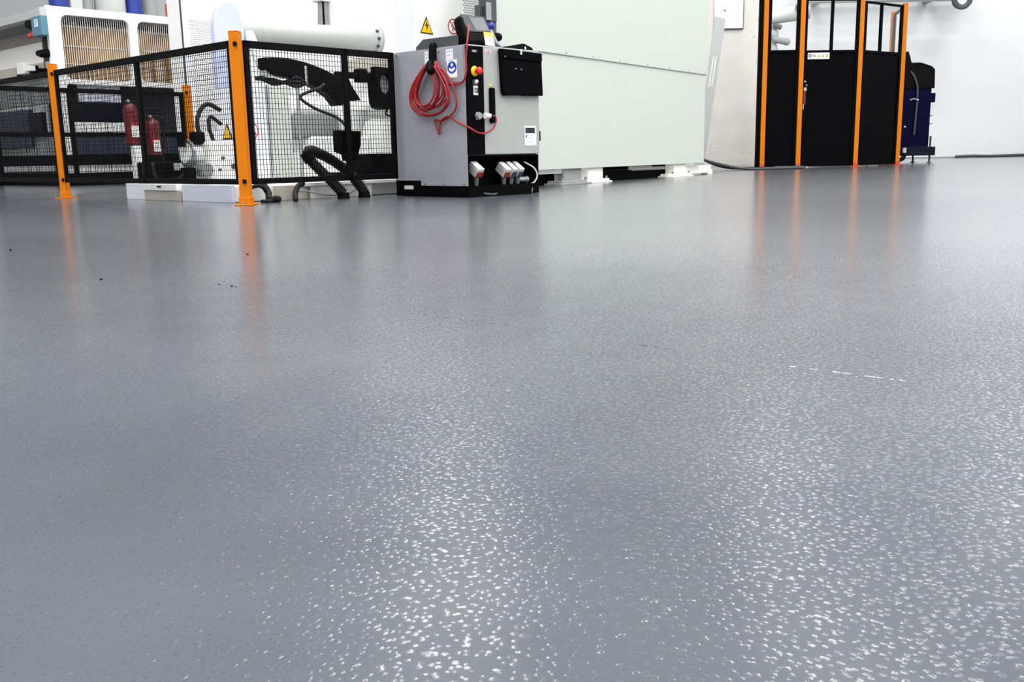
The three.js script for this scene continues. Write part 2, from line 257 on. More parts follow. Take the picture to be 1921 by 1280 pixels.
// ---------------------------------------------------------------- robot controller cabinet
{
  const A0 = 1.205, A1 = 1.895, B0 = -0.666, B1 = 0.034, HT = 0.945;
  const t = thing('robot_controller', 'grey steel controller cabinet on black plinth, red cable hung on its side', 'cabinet', CELL, [1.55, 0, -0.316]);
  part(t, 'carcass', M.zinc, [bx(A0 + 0.006, A1, 0.262, HT - 0.004, B0 + 0.012, B1 - 0.004, 0.006), bx(A0 + 0.006, A1 - 0.005, 0.10, 0.264, B0 + 0.13, B1 - 0.004, 0.004)]);
  const sp = part(t, 'side_panel', M.zinc, [exS([[B0 + 0.002, 0.073], [-0.221, 0.073], [-0.221, 0.106], [B1, 0.106], [B1, HT], [B0 + 0.002, HT]], A0, A0 + 0.008), bx(A0 - 0.006, A0 + 0.001, 0.72, 0.94, B0 + 0.012, -0.46, 0.002)]);
  for (const [b, h] of [[-0.66 + 0.03, 0.085], [-0.45, 0.085], [-0.26, 0.085], [-0.03, 0.925], [-0.43, 0.925], [-0.62, 0.90]]) part(sp, 'screw', M.chrome, cy([A0 - 0.008, h, b], [A0 + 0.002, h, b], 0.007, 0.007, 10));
  const pl = part(t, 'plinth', M.blackSheet, [exS([[B0, 0.003], [B1, 0.003], [B1, 0.106], [-0.222, 0.106], [-0.222, 0.072], [B0, 0.072]], A0 + 0.002, A1), bx(A0 + 0.004, A1, 0.255, 0.266, B0, B0 + 0.02, 0.002), bx(A1 - 0.02, A1, 0.07, 0.262, B0, B0 + 0.02, 0.002)]);
  part(pl, 'fork_slot', M.greyLight, bx(A0 - 0.0005, A0 + 0.004, 0.047, 0.072, -0.14, -0.05, 0.001));
  part(t, 'connector_recess', M.blackSheet, [bx(A0 + 0.01, A1 - 0.01, 0.07, 0.262, B0 + 0.10, B0 + 0.13, 0.002), bx(A0 + 0.002, A0 + 0.012, 0.07, 0.262, B0, B0 + 0.13, 0.002), bx(A1 - 0.014, A1 - 0.002, 0.07, 0.262, B0 + 0.004, B0 + 0.13, 0.002)]);
  part(t, 'control_strip', M.blackSheet, exF([[A0 + 0.004, 0.272], [1.353, 0.272], [1.353, 0.938], [A0 + 0.004, 0.938]], B0 - 0.012, B0 + 0.014, 0.003));
  const dr = part(t, 'door', M.door, [bx(1.356, 1.892, 0.27, 0.938, B0 - 0.014, B0 + 0.012, 0.005)]);
  part(dr, 'door_handle', M.blackSheet, bx(1.395, 1.442, 0.468, 0.69, B0 - 0.034, B0 - 0.012, 0.012));
  part(dr, 'warning_mark', M.yellow, exF([[1.402, 0.70], [1.424, 0.70], [1.413, 0.722]], B0 - 0.016, B0 - 0.013));
  part(dr, 'data_plate', M.plate, facing([1.797, 0.389, B0 - 0.0152], 0.118, 0.128));
  part(dr, 'badge', M.logo, facing([1.397, 0.9135, B0 - 0.0152], 0.056, 0.021));
  for (const h of [0.769, 0.355]) part(t, 'hinge', M.black, bx(1.893, 1.908, h, h + 0.066, B0 - 0.012, B0 + 0.01, 0.004));
  part(t, 'badge', M.model, facing([1.275, 0.9085, B0 - 0.0132], 0.048, 0.018));
  const es = part(t, 'emergency_stop', M.yellow, lathe([1.273, 0.786, B0 - 0.010], [1.273, 0.786, B0 - 1], [[0, 0], [0.032, 0], [0.032, 0.006], [0.024, 0.014], [0, 0.014]]));
  part(es, 'red_button', M.redBright, lathe([1.274, 0.786, B0 - 0.024], [1.274, 0.786, B0 - 1], [[0.010, 0], [0.012, 0.018], [0.023, 0.020], [0.024, 0.034], [0.018, 0.042], [0, 0.044]]));
  part(t, 'mode_switch', M.keypad, facing([1.28, 0.685, B0 - 0.0132], 0.050, 0.10));
  part(t, 'lamp_button', M.whiteCool, lathe([1.286, 0.724, B0 - 0.013], [1.286, 0.724, B0 - 1], [[0, 0], [0.011, 0], [0.011, 0.008], [0, 0.011]], 16));
  part(t, 'service_port', M.grey, [cy([1.292, 0.512, B0 - 0.01], [1.292, 0.512, B0 - 0.035], 0.022, 0.020), bx(1.276, 1.312, 0.486, 0.535, B0 - 0.018, B0 - 0.008, 0.004)]);
  part(t, 'top_edge', M.greyLight, bx(A0 + 0.004, A1, 0.9385, 0.946, B0 - 0.012, B0 + 0.02, 0.002));
  // lifting lugs along both upper side edges
  part(t, 'lifting_lug', M.greyDark, exS([[-0.212, 0.945], [-0.60, 0.945], [-0.60, 1.006], [-0.283, 1.008], [-0.215, 0.965]], A0 + 0.004, A0 + 0.01));
  part(t, 'lifting_lug', M.black, exF(sh([[1.484, 0.938], [1.868, 0.932], [1.872, 0.966], [1.795, 0.988], [1.775, 0.990]], [roundHole(1.788, 1.814, 0.95, 0.974, 0.0129)]), B0 + 0.02, B0 + 0.026));
  // documents bag hung over the door
  const bag = thing('document_bag', 'black fabric double pouch hung over the controller door', 'bag', CELL, [1.68, 0.65, B0 - 0.018]);
  part(bag, 'pouch', M.fabric, exF([[1.492, 0.925], [1.872, 0.920], [1.885, 0.66], [1.70, 0.655], [1.688, 0.668], [1.672, 0.658], [1.52, 0.652], [1.507, 0.675]], B0 - 0.052, B0 - 0.018, 0.008));
  part(bag, 'flap', M.fabric, exF([[1.488, 0.930], [1.872, 0.922], [1.874, 0.872], [1.49, 0.88]], B0 - 0.060, B0 - 0.05, 0.003));
  for (const [a, h] of [[1.61, 0.815], [1.665, 0.812], [1.508, 0.885], [1.868, 0.872]]) part(bag, 'snap_stud', M.chrome, cy([a, h, B0 - 0.05], [a, h, B0 - 0.0625], 0.0055, 0.004, 10));
  part(bag, 'strap', M.greyLight, bx(1.655, 1.672, 0.905, 0.94, B0 - 0.0635, B0 - 0.06, 0.001));
  // connectors in the recess
  const con = (a, h, m, w = 0.05) => {
    const k = part(t, 'connector', M.greyLight, bx(-w / 2, w / 2, -0.045, 0.01, -0.045, 0.045, 0.005).rotateX(0.6).translate(a, h, -(B0 + 0.03)));
    part(k, 'coding_block', m, bx(-w / 2 + 0.003, w / 2 - 0.003, -0.04, 0.0, -0.052, -0.043, 0.003).rotateX(0.6).translate(a, h, -(B0 + 0.03)));
    part(k, 'cable_gland', M.greyDark, cy([a, h - 0.045, B0 + 0.035], [a - 0.01, h - 0.115, B0 + 0.025], 0.021, 0.013));
    part(k, 'latch', M.white, bx(-w / 2 + 0.002, w / 2 - 0.002, 0.011, 0.022, -0.045, 0.046, 0.004).rotateX(0.6).translate(a, h, -(B0 + 0.03)));
    part(t, 'lead', M.rubber, tu([[a - 0.01, h - 0.11, B0 + 0.025], [a - 0.02, 0.045, B0 + 0.03], [a + 0.02, 0.012, B0 + 0.02], [a + 0.10, 0.02, B0 + 0.07]], 0.010, 20, 8));
    return k;
  };
  con(1.312, 0.185, M.coding, 0.06); con(1.575, 0.178, M.coding, 0.052); con(1.645, 0.178, M.slate, 0.045); con(1.71, 0.178, M.slate, 0.045);
  part(t, 'connector', M.steel, [cy([1.69, 0.10, B0 + 0.04], [1.79, 0.098, B0 + 0.04], 0.018, 0.018), cy([1.79, 0.098, B0 + 0.04], [1.815, 0.098, B0 + 0.04], 0.022, 0.022)], 'round metal connector');
  part(t, 'lead', M.greyLight, tu([[1.80, 0.215, B0 + 0.05], [1.86, 0.17, B0 + 0.01], [1.878, 0.12, B0], [1.855, 0.075, B0 + 0.01], [1.81, 0.06, B0 + 0.02], [1.80, 0.02, B0 + 0.01]], 0.006, 30, 8), 'thin grey lead');
  part(t, 'lead', M.steel, tu([[1.79, 0.07, B0 + 0.02], [1.825, 0.04, B0 + 0.005], [1.82, 0.006, B0 + 0.005]], 0.006, 14, 8), 'thin grey lead');
  part(t, 'lead', M.greyDark, tu([[1.31, 0.07, B0 + 0.03], [1.33, 0.03, B0 + 0.01], [1.40, 0.014, B0 + 0.0], [1.47, 0.016, B0 + 0.005], [1.50, 0.05, B0 + 0.03]], 0.007, 24, 8), 'thin grey lead');
  // side: hook, stickers
  const hk = part(t, 'cable_hook', M.black, [tu([[A0 - 0.004, 0.955, -0.385], [A0 - 0.012, 0.90, -0.386], [A0 - 0.016, 0.86, -0.39], [A0 - 0.06, 0.835, -0.41], [A0 - 0.075, 0.80, -0.43]], 0.027, 30, 12), sphere([A0 - 0.004, 0.955, -0.385], 0.027), sphere([A0 - 0.075, 0.80, -0.43], 0.027)]);
  part(t, 'safety_sticker', M.manual, facing([A0 - 0.0072, 0.806, -0.555], 0.088, 0.108, 'side'));
  part(t, 'sticker', M.stickers, facing([A0 - 0.0072, 0.89, -0.535], 0.065, 0.075, 'side'));
  part(t, 'sticker', M.stickers, facing([A0 - 0.001, 0.89, -0.325], 0.05, 0.08, 'side'));
}
{   // the red cable: coil over the hook, lead up to the pendant, tail round to the front
  const A = 1.205, pts = [], P = (a, h, b) => pts.push([a, h, b]);
  P(1.262, 1.07, -0.645); P(1.225, 1.02, -0.68); P(1.195, 0.94, -0.695); P(1.188, 0.86, -0.69); P(1.186, 0.77, -0.69); P(1.188, 0.725, -0.665); P(1.19, 0.706, -0.60); P(1.19, 0.72, -0.52); P(1.17, 0.79, -0.47);
  const loops = [[0.165, 0.30, 0.02], [0.135, 0.31, 0.045], [0.235, 0.30, 0.03], [0.18, 0.275, 0.03], [0.24, 0.335, 0.01], [0.15, 0.30, 0.05], [0.20, 0.32, -0.01], [0.115, 0.26, 0.03]];
  loops.forEach(([w, L, sk], i) => { const off = A - 0.014 - 0.0065 * i; for (let k = 0; k < 12; k++) { const th = k / 12 * Math.PI * 2, y = (1 - Math.cos(th)) / 2; P(off - 0.012 * Math.sin(th / 2), 0.872 - 0.004 * i - L * y, -0.395 + sk * y * 1.6 + w * Math.sin(th) * (0.35 + 0.65 * y) * 1.05 - 0.0 ); } });
  P(A - 0.035, 0.80, -0.50); P(A - 0.03, 0.68, -0.59); P(A - 0.025, 0.57, -0.60); P(A - 0.02, 0.517, -0.545); P(A - 0.016, 0.488, -0.45); P(A - 0.015, 0.497, -0.385); P(A - 0.015, 0.455, -0.40); P(A - 0.015, 0.406, -0.426); P(A - 0.017, 0.45, -0.437); P(A - 0.022, 0.492, -0.46); P(A - 0.024, 0.512, -0.535); P(A - 0.024, 0.475, -0.61); P(1.195, 0.438, -0.695); P(1.25, 0.408, -0.712); P(1.31, 0.402, -0.715); P(1.385, 0.43, -0.718); P(1.418, 0.48, -0.72); P(1.405, 0.51, -0.722); P(1.365, 0.511, -0.72);
  const t = thing('pendant_cable', 'red cable coiled over the black hook on the controller side', 'cable', CELL, [A - 0.03, 0.55, -0.39]);
  part(t, 'cord', M.cable, tu(pts, 0.0062, 560, 7));
  part(t, 'plug', M.pinkWhite, [cy([1.365, 0.511, -0.72], [1.32, 0.512, -0.712], 0.015, 0.019, 14)], 'pale plug');
  part(t, 'collar', M.black, cy([1.38, 0.511, -0.721], [1.364, 0.511, -0.72], 0.011, 0.014, 12));
}
{   // teach pendant standing on the cabinet top
  const t = thing('teach_pendant', 'black handheld terminal with grey screen on top of the grey controller', 'control unit', CELL, [1.38, 0.947, -0.56]);
  const tilt = g => g.rotateX(-0.34).translate(1.388, 1.034, 0.575);
  part(t, 'housing', M.black, tilt(bx(-0.13, 0.13, -0.085, 0.10, -0.03, 0.04, 0.022)));
  part(t, 'bezel', M.greyDark, tilt(exF([[-0.125, 0.098], [0.09, 0.10], [0.115, 0.0], [-0.09, -0.01]], -0.036, -0.03, 0.002)));
  part(t, 'screen', M.screen, tilt(exF([[-0.055, 0.088], [0.078, 0.09], [0.10, 0.005], [-0.022, 0.0]], -0.0378, -0.0362)));
  part(t, 'stand', M.black, [bx(1.26, 1.52, 0.9475, 0.985, -0.60, -0.50, 0.008), exS([[-0.60, 0.9475], [-0.50, 0.9475], [-0.54, 1.06], [-0.565, 1.06]], 1.275, 1.51)]);
  part(t, 'note', M.note, facing([1.425, 0.992, -0.668], 0.085, 0.085, 'front', -0.2), 'white note with yellow head');
  part(t, 'grip', M.black, tilt(bx(-0.142, -0.11, -0.075, 0.08, -0.045, 0.03, 0.018)));
}
// ---------------------------------------------------------------- white electrical cabinet behind the controller
{
  const t = thing('electrical_cabinet', 'tall white electrical cabinet with hazard signs behind the grey controller', 'cabinet', CELL, [2.35, 0, 0.72]);
  part(t, 'carcass', M.lavender, bx(1.936, 2.72, 0.0, 1.78, 0.62, 0.815, 0.004));
  const d = part(t, 'door', M.white, bx(1.94, 2.715, 0.08, 1.775, 0.6, 0.618, 0.004));
  const s = part(d, 'warning_triangle', M.black, exF([[2.0, 1.192], [2.134, 1.188], [2.068, 1.318]], 0.5975, 0.5998));
  const g = exF([[2.011, 1.199], [2.123, 1.196], [2.068, 1.301]], 0.5955, 0.5975); const p = g.attributes.position, u = g.attributes.uv; for (let i = 0; i < p.count; i++) u.setXY(i, (p.getX(i) - 2.0) / 0.134, (p.getY(i) - 1.19) / 0.128);
  part(d, 'warning_print', M.bolt, g);
  part(d, 'prohibition_sign', M.nostep, lathe([2.354, 1.265, 0.5998], [2.354, 1.265, 0], [[0, 0], [0.062, 0], [0.062, 0.002], [0, 0.002]], 32));
  part(d, 'vent_panel', M.perf, uvMetres(bx(2.47, 2.66, 1.36, 1.72, 0.594, 0.6, 0.001), 28));
  part(d, 'hinge', M.steel, [cy([2.70, 0.3, 0.596], [2.70, 0.4, 0.596], 0.008, 0.008, 10)]);
  const cg = d.children.find(c => c.name === 'prohibition_sign').geometry, cp = cg.attributes.position, cu = cg.attributes.uv; cg.computeBoundingBox(); const bb = cg.boundingBox; for (let i = 0; i < cp.count; i++) cu.setXY(i, (cp.getX(i) - bb.min.x) / (bb.max.x - bb.min.x), (cp.getY(i) - bb.min.y) / (bb.max.y - bb.min.y));
}
{   // air unit between pendant and guard
  const t = thing('air_regulator', 'grey air filter bowl with blue collar and black knobs above the controller', 'regulator', CELL, [2.18, 1.0, 0.08]);
  const b = 0.08;
  part(t, 'bracket', M.black, [bx(2.235, 2.262, 1.10, 1.55, b, b + 0.04, 0.003), bx(2.10, 2.262, 1.06, 1.10, b + 0.03, b + 0.05, 0.003)]);
  part(t, 'bowl', M.greyDark, [bx(2.135, 2.235, 1.225, 1.55, b - 0.07, b + 0.03, 0.012), bx(2.085, 2.14, 1.24, 1.345, b - 0.03, b + 0.02, 0.006)]);
  part(t, 'face_plate', M.grey, bx(2.115, 2.165, 1.235, 1.36, b - 0.078, b - 0.068, 0.003));
  part(t, 'collar', M.blue, sphere([2.17, 1.20, b - 0.03], 0.055, 0.9, 0.75, 1));
  part(t, 'valve_body', M.steel, [cy([2.165, 1.17, b - 0.05], [2.21, 1.08, b - 0.07], 0.022, 0.02), cy([2.205, 1.085, b - 0.07], [2.275, 1.035, b - 0.09], 0.02, 0.017)]);
  part(t, 'knob', M.black, [sphere([2.245, 1.125, b - 0.06], 0.035, 1, 0.9, 1), cy([2.235, 1.15, b], [2.245, 1.125, b - 0.05], 0.02, 0.025)]);
  part(t, 'knob', M.black, cy([2.27, 1.035, b - 0.09], [2.30, 0.985, b - 0.10], 0.018, 0.032));
}

// ---------------------------------------------------------------- long white machine guard
{
  const t = thing('machine_guard', 'long white sheet metal machine guard standing on feet beside the controller', 'machine', GUARD, [1.4, 0, 0]);
  const G = GUARD;
  const lp = (x0, x1) => part(t, 'lower_panel', M.guard, exF([[x0, 0.138], [x1, 0.138], [x1, 1.076], [x0, 1.076]], 0, 0.03, 0.002));
  lp(-0.56, 1.376); lp(1.380, 3.372);
  const up = (x0, x1) => part(t, 'upper_panel', M.guard, exF([[x0, 1.074], [x1, 1.074], [x1, 2.1], [x0, 2.1]], -0.014, 0.02, 0.002));
  up(-0.575, 3.40);
  for (const x of [0.425, 0.883, 1.376, 1.941, 2.43, 2.908, 3.326]) part(t, 'screw', M.chrome, cy([x, 1.09, -0.012], [x, 1.09, -0.02], 0.009, 0.007, 10));
  part(t, 'end_flange', M.whiteCool, bx(3.33, 3.372, 0.14, 1.07, 0.004, 0.25, 0.003));
  part(t, 'inner_base', M.blackSheet, [bx(0.15, 3.2, 0.0, 0.10, 0.17, 0.5, 0.003), bx(0.15, 3.2, 0.10, 0.18, 0.34, 0.5, 0.003)]);
  part(t, 'body', M.greyDark, bx(0.9, 3.3, 0.15, 2.05, 0.6, 1.5, 0.01));
  part(t, 'skirt_rail', M.whiteWarm, bx(-0.1, 0.48, 0.098, 0.128, 0.05, 0.10, 0.003));
  part(t, 'skirt_rail', M.beige, [bx(1.9, 2.6, 0.085, 0.115, 0.09, 0.13, 0.003), bx(1.75, 2.2, 0.095, 0.13, 0.05, 0.09, 0.003)]);
  const foot = (x, w, m) => { const f = part(t, 'foot', m, [bx(x - w * 0.33, x + w * 0.33, 0.03, 0.14, 0.03, 0.13, 0.004), bx(x - w * 0.5, x + w * 0.5, 0.012, 0.034, 0.0, 0.15, 0.004), bx(x - w * 0.58, x + w * 0.58, 0, 0.014, -0.01, 0.16, 0.003)]); for (const s of [-1, 1]) part(f, 'bolt', M.steel, cy([x + s * w * 0.44, 0.03, 0.02], [x + s * w * 0.44, 0.058, 0.02], 0.012, 0.012, 6)); };
  foot(0.60, 0.46, M.grey); foot(1.0, 0.42, M.whiteWarm); foot(2.82, 0.46, M.whiteWarm);
  part(t, 'floor_plate', M.whiteWarm, [bx(2.95, 3.72, 0.02, 0.105, 0.06, 0.12, 0.004), bx(3.62, 3.74, 0, 0.06, 0.05, 0.14, 0.004)]);
}
// hoses on the floor past the guard
{
  const hoses = [[[2.62, 0.28, 14.6], [2.75, 0.2, 14.3], [2.86, 0.10, 13.9], [3.02, 0.03, 13.45], [3.3, 0.018, 13.2], [3.62, 0.018, 13.25]], [[2.5, 0.26, 14.1], [2.7, 0.16, 13.75], [2.92, 0.07, 13.25], [3.15, 0.018, 12.9], [3.5, 0.018, 12.9], [3.95, 0.018, 13.1], [4.02, 0.02, 13.3], [3.86, 0.018, 13.5], [3.7, 0.018, 13.55]]];
  hoses.forEach((p, i) => solo('hose', ['dark hose running from behind the white guard along the partition foot', 'dark hose making a flat loop on the floor before the tall orange posts'][i], 'hose', HALL, [p[3][0], 0, p[3][2]], i ? M.greyDark : M.navy, [tu(p, 0.018, 50, 8), ...caps(p, 0.018)]));
}

// ---------------------------------------------------------------- tall black and orange safety fence
{
  const post = (x, b, label, h = 2.4) => {
    const t = thing('tall_fence_post', label, 'post', HALL, [x, 0, b]);
    part(t, 'post_tube', M.orange, bx(x - 0.032, x + 0.032, 0.01, h, b - 0.032, b + 0.032, 0.004));
    part(t, 'base_plate', M.orangeRed, bx(x - 0.07, x + 0.07, 0, 0.012, b - 0.05, b + 0.05, 0.003));
    part(t, 'gusset', M.orangeRed, bx(x - 0.0335, x + 0.0335, 0.012, 0.07, b - 0.04, b + 0.04, 0.004));
    part(t, 'top_cap', M.orange, bx(x - 0.03, x + 0.03, h, h + 0.008, b - 0.03, b + 0.03, 0.002));
    return t;
  };
  post(3.565, 13.75, 'orange tall fence post next to the white partition'); post(4.07, 13.75, 'orange tall fence post carrying the lock of the black door');
  post(4.915, 13.85, 'orange tall fence post on the hinge side of the black door'); post(5.73, 14.4, 'orange tall fence post beside the dark blue machine', 2.28); post(5.90, 15.25, 'far orange tall fence post seen through the end window', 2.28);
  const panel = (name, cat, label, P, Q, h0, h1, bars, w0, top = 0.03) => {       // P, Q: [x, depth]; windows between bars, above w0
    const t = thing(name, label, cat, HALL, [P[0], h0, P[1]]);
    const L = Math.hypot(Q[0] - P[0], Q[1] - P[1]), ang = Math.atan2(Q[1] - P[1], Q[0] - P[0]), put = g => g.rotateY(ang).translate(P[0], 0, -P[1]);
    part(t, 'sheet', M.blackSheet, put(bx(0.02, L - 0.02, h0 + 0.02, w0, -0.004, 0.004, 0.001)));
    const fr = (n, x0, x1, y0, y1) => part(t, n, M.blackSheet, put(bx(x0, x1, y0, y1, -0.018, 0.018, 0.003)));
    fr('stile', 0, 0.045, h0, h1); fr('stile', L - 0.045, L, h0, h1); fr('bottom_rail', 0.045, L - 0.045, h0, h0 + 0.04); fr('mid_rail', 0.045, L - 0.045, w0 - 0.04, w0); fr('top_rail', 0.045, L - 0.045, h1 - top, h1);
    const xs = [0.045, ...bars, L - 0.045];
    for (const x of bars) fr('glazing_bar', x - 0.02, x + 0.02, w0, h1 - top);
    for (let i = 0; i + 1 < xs.length; i++) part(t, 'window_pane', M.glass, put(bx(xs[i] + (i ? 0.02 : 0), xs[i + 1] - (i + 2 < xs.length ? 0.02 : 0), w0, h1 - top, -0.002, 0.002, 0)));
    return t;
  };
  const Hh = 2.29;
  panel('safety_screen', 'fence', 'narrow black panel with one window between the partition and the door', [3.60, 13.75], [4.035, 13.75], 0.02, 2.36, [], 1.607);
  solo('frame_strip', 'black upright strip between the partition and its nearest orange post', 'strip', HALL, [3.505, 0, 13.76], M.blackSheet, bx(3.475, 3.53, 0.015, 2.36, 13.73, 13.79, 0.003));
  const door = panel('safety_door', 'door', 'black safety door with two windows and a strip of hazard symbols', [4.105, 13.78], [4.88, 13.83], 0.02, 2.285, [0.39], 1.60, 0.032);
  part(door, 'sign', M.doorsign, facing([4.315, 1.523, 13.766], 0.30, 0.085));
  const lk = part(door, 'lock', M.steel, [bx(4.115, 4.155, 1.05, 1.10, 13.72, 13.76, 0.004), bx(4.12, 4.15, 1.17, 1.19, 13.735, 13.765, 0.003), bx(4.145, 4.165, 1.12, 1.14, 13.735, 13.765, 0.003)]);
  part(door, 'lock_body', M.red, [bx(4.115, 4.15, 0.86, 1.05, 13.73, 13.765, 0.005)], 'dark red interlock body');
  part(lk, 'key', M.chrome, bx(4.11, 4.122, 0.80, 0.87, 13.722, 13.73, 0.002));
  panel('safety_screen', 'fence', 'wide black panel with two windows beside the dark blue machine', [4.96, 13.87], [5.685, 14.365], 0.02, 2.255, [0.38], 1.60);
  panel('safety_screen', 'fence', 'end panel running back to the far post, seen through the wide panel window', [5.735, 14.45], [5.895, 15.2], 0.02, 2.25, [], 1.60);
}
// ---------------------------------------------------------------- things beyond and beside the tall fence
{
  const t = thing('blue_machine', 'dark blue machine cabinet with black top just past the tall fence', 'machine', HALL, [6.45, 0, 16.2]);
  part(t, 'lower_body', M.navyBright, bx(6.0, 6.83, 0.14, 1.19, 15.9, 16.7, 0.01));
  part(t, 'upper_body', M.black, exF([[5.98, 1.19], [6.86, 1.19], [6.85, 1.47], [6.80, 1.52], [6.62, 1.58], [5.98, 1.58]], 15.88, 16.72, 0.006));
  part(t, 'top_plate', M.greyLight, exF([[6.60, 1.588], [6.78, 1.53], [6.79, 1.54], [6.61, 1.60]], 15.95, 16.15));
  part(t, 'tower', M.black, exF([[6.3, 1.58], [6.50, 1.58], [6.47, 1.68], [6.44, 1.76], [6.3, 1.76]], 15.95, 16.3, 0.004));
  part(t, 'base', M.navy, [bx(6.0, 6.94, 0.12, 0.26, 15.88, 16.7, 0.006)]);
  part(t, 'bracket', M.navyBright, bx(6.80, 6.905, 0.965, 1.11, 15.92, 16.1, 0.005));
  for (const h of [0.62, 0.75, 1.20]) part(t, 'hinge_pin', M.greyDark, bx(6.83, 6.89, h, h + 0.015, 15.95, 15.99, 0.003));
  for (const [x, b] of [[6.88, 15.95], [6.1, 15.95], [6.88, 16.6], [6.1, 16.6]]) part(t, 'levelling_foot', M.greyDark, [cy([x, 0.01, b], [x, x > 6.5 && b < 16 ? 0.43 : 0.2, b], 0.016, 0.016, 12), cy([x, 0, b], [x, 0.016, b], 0.05, 0.035, 16)]);
  part(t, 'tube', M.greyDark, tu([[6.46, 1.45, 15.87], [6.52, 1.36, 15.86], [6.575, 1.22, 15.86], [6.585, 1.05, 15.86], [6.58, 0.75, 15.86], [6.57, 0.45, 15.87]], 0.016, 30, 8));
  part(t, 'tube', M.grey, tu([[6.48, 1.0, 15.88], [6.53, 1.02, 15.86], [6.58, 1.0, 15.86]], 0.012, 12, 8));
  part(t, 'fitting', M.chrome, [sphere([6.585, 1.0, 15.845], 0.02), sphere([6.42, 0.58, 15.88], 0.022)]);
  part(t, 'hose_end', M.greyLight, cy([6.42, 0.17, 15.84], [6.42, 0.25, 15.84], 0.03, 0.03));
  part(t, 'drain_pipe', M.black, tu([[6.44, 0.18, 15.86], [6.38, 0.08, 15.8], [6.2, 0.04, 15.75], [6.0, 0.035, 15.8]], 0.035, 20, 10));
}
{
  const t = thing('overhead_beam', 'grey overhead beam with a dark pulley wheel high on the far wall', 'beam', HALL, [8.4, 3.29, 21.5]);
  part(t, 'beam_web', M.greyLight, [bx(6.2, 9.9, 3.29, 3.31, 21.1, 21.4, 0.004), bx(6.2, 9.9, 3.31, 3.55, 21.24, 21.27, 0.003), bx(6.2, 9.9, 3.55, 3.57, 21.1, 21.4, 0.004)]);
  for (const x of [6.6, 9.0]) part(t, 'wall_bracket', M.grey, bx(x, x + 0.12, 3.30, 3.50, 21.4, 21.75, 0.004));
  const w = part(t, 'pulley_wheel', M.greyDark, lathe([9.52, 3.275, 21.0], [9.52, 3.275, 20], [[0.115, 0], [0.21, -0.01], [0.22, 0.03], [0.21, 0.07], [0.115, 0.06], [0.115, 0]], 40));
  part(w, 'hub', M.white, [cy([9.52, 3.275, 20.98], [9.52, 3.275, 20.99], 0.116, 0.116, 32), cy([9.52, 3.29, 20.93], [9.52, 3.29, 21.1], 0.025, 0.025)]);
}
solo('wall_cable', 'dark cable lying along the foot of the far wall', 'cable', HALL, [10.6, 0, 21.6], M.greyDark, tu([[9.9, 0.03, 21.62], [10.2, 0.04, 21.55], [10.6, 0.03, 21.6], [11, 0.035, 21.56], [11.5, 0.04, 21.6], [12.4, 0.03, 21.58]], 0.03, 60, 8));
{
  const t = thing('notice_board', 'white notice board with small warning symbols on the partition', 'sign', HALL, [3.86, 2.33, 17.38]);
  part(t, 'board', M.board, facing([3.86, 2.6, 17.375], 0.50, 0.52));
  part(t, 'edge', M.greyDark, [bx(3.60, 4.115, 2.325, 2.34, 17.35, 17.4, 0.002), bx(4.11, 4.118, 2.34, 2.86, 17.36, 17.4, 0.002)]);
}
{
  const t = thing('leaning_sheet', 'tilted grey metal sheet standing between guard end and partition', 'sheet', HALL, [3.3, 0, 16.5]);
  part(t, 'sheet_face', M.greyLight, exF([[3.445, 2.43], [3.615, 2.385], [3.46, 1.2], [3.30, 0.0], [3.14, 0.0], [3.30, 1.2]], 16.5, 16.53, 0.003));
  for (const k of [0.35, 0.62]) part(t, 'rib', M.white, bx(-0.008, 0.008, -0.25, 0.25, -0.01, 0.004, 0.002).rotateZ(-0.14).translate(3.34 + k * 0.16, 1.55, -16.5));
}
{
  const t = thing('small_robot', 'light grey robot arm behind the single window of the narrow panel', 'robot', HALL, [4.35, 0, 15.9]);
  part(t, 'base', M.grey, [cy([4.35, 0, 15.9], [4.35, 0.5, 15.9], 0.22, 0.18), cy([4.35, 0.5, 15.9], [4.35, 1.3, 15.9], 0.16, 0.12)]);
  part(t, 'column', M.greyLight, cy([4.35, 1.3, 15.9], [4.24, 1.9, 15.9], 0.10, 0.07));
  part(t, 'forearm', M.greyLight, [cy([4.0, 2.25, 15.8], [4.75, 2.40, 15.8], 0.075, 0.13), sphere([4.22, 2.06, 15.85], 0.10), cy([4.24, 1.9, 15.9], [4.2, 2.2, 15.85], 0.07, 0.09)]);
  part(t, 'wrist', M.grey, [cy([4.40, 1.93, 15.75], [4.22, 1.98, 15.8], 0.05, 0.05), sphere([4.42, 1.93, 15.75], 0.06)]);
  part(t, 'dark_joint', M.greyDark, [cy([4.53, 2.42, 15.66], [4.62, 2.44, 15.66], 0.05, 0.05), cy([4.2, 2.18, 15.72], [4.32, 2.14, 15.72], 0.04, 0.04)]);
}
solo('machine_cover', 'grey sloping cover just showing in the hinge side window of the door', 'machine', HALL, [5.2, 0, 15.5], M.grey, exF([[4.86, 0], [5.45, 0], [5.45, 1.60], [5.2, 1.66], [5.08, 1.65], [4.86, 1.615]], 15.3, 15.8, 0.01));

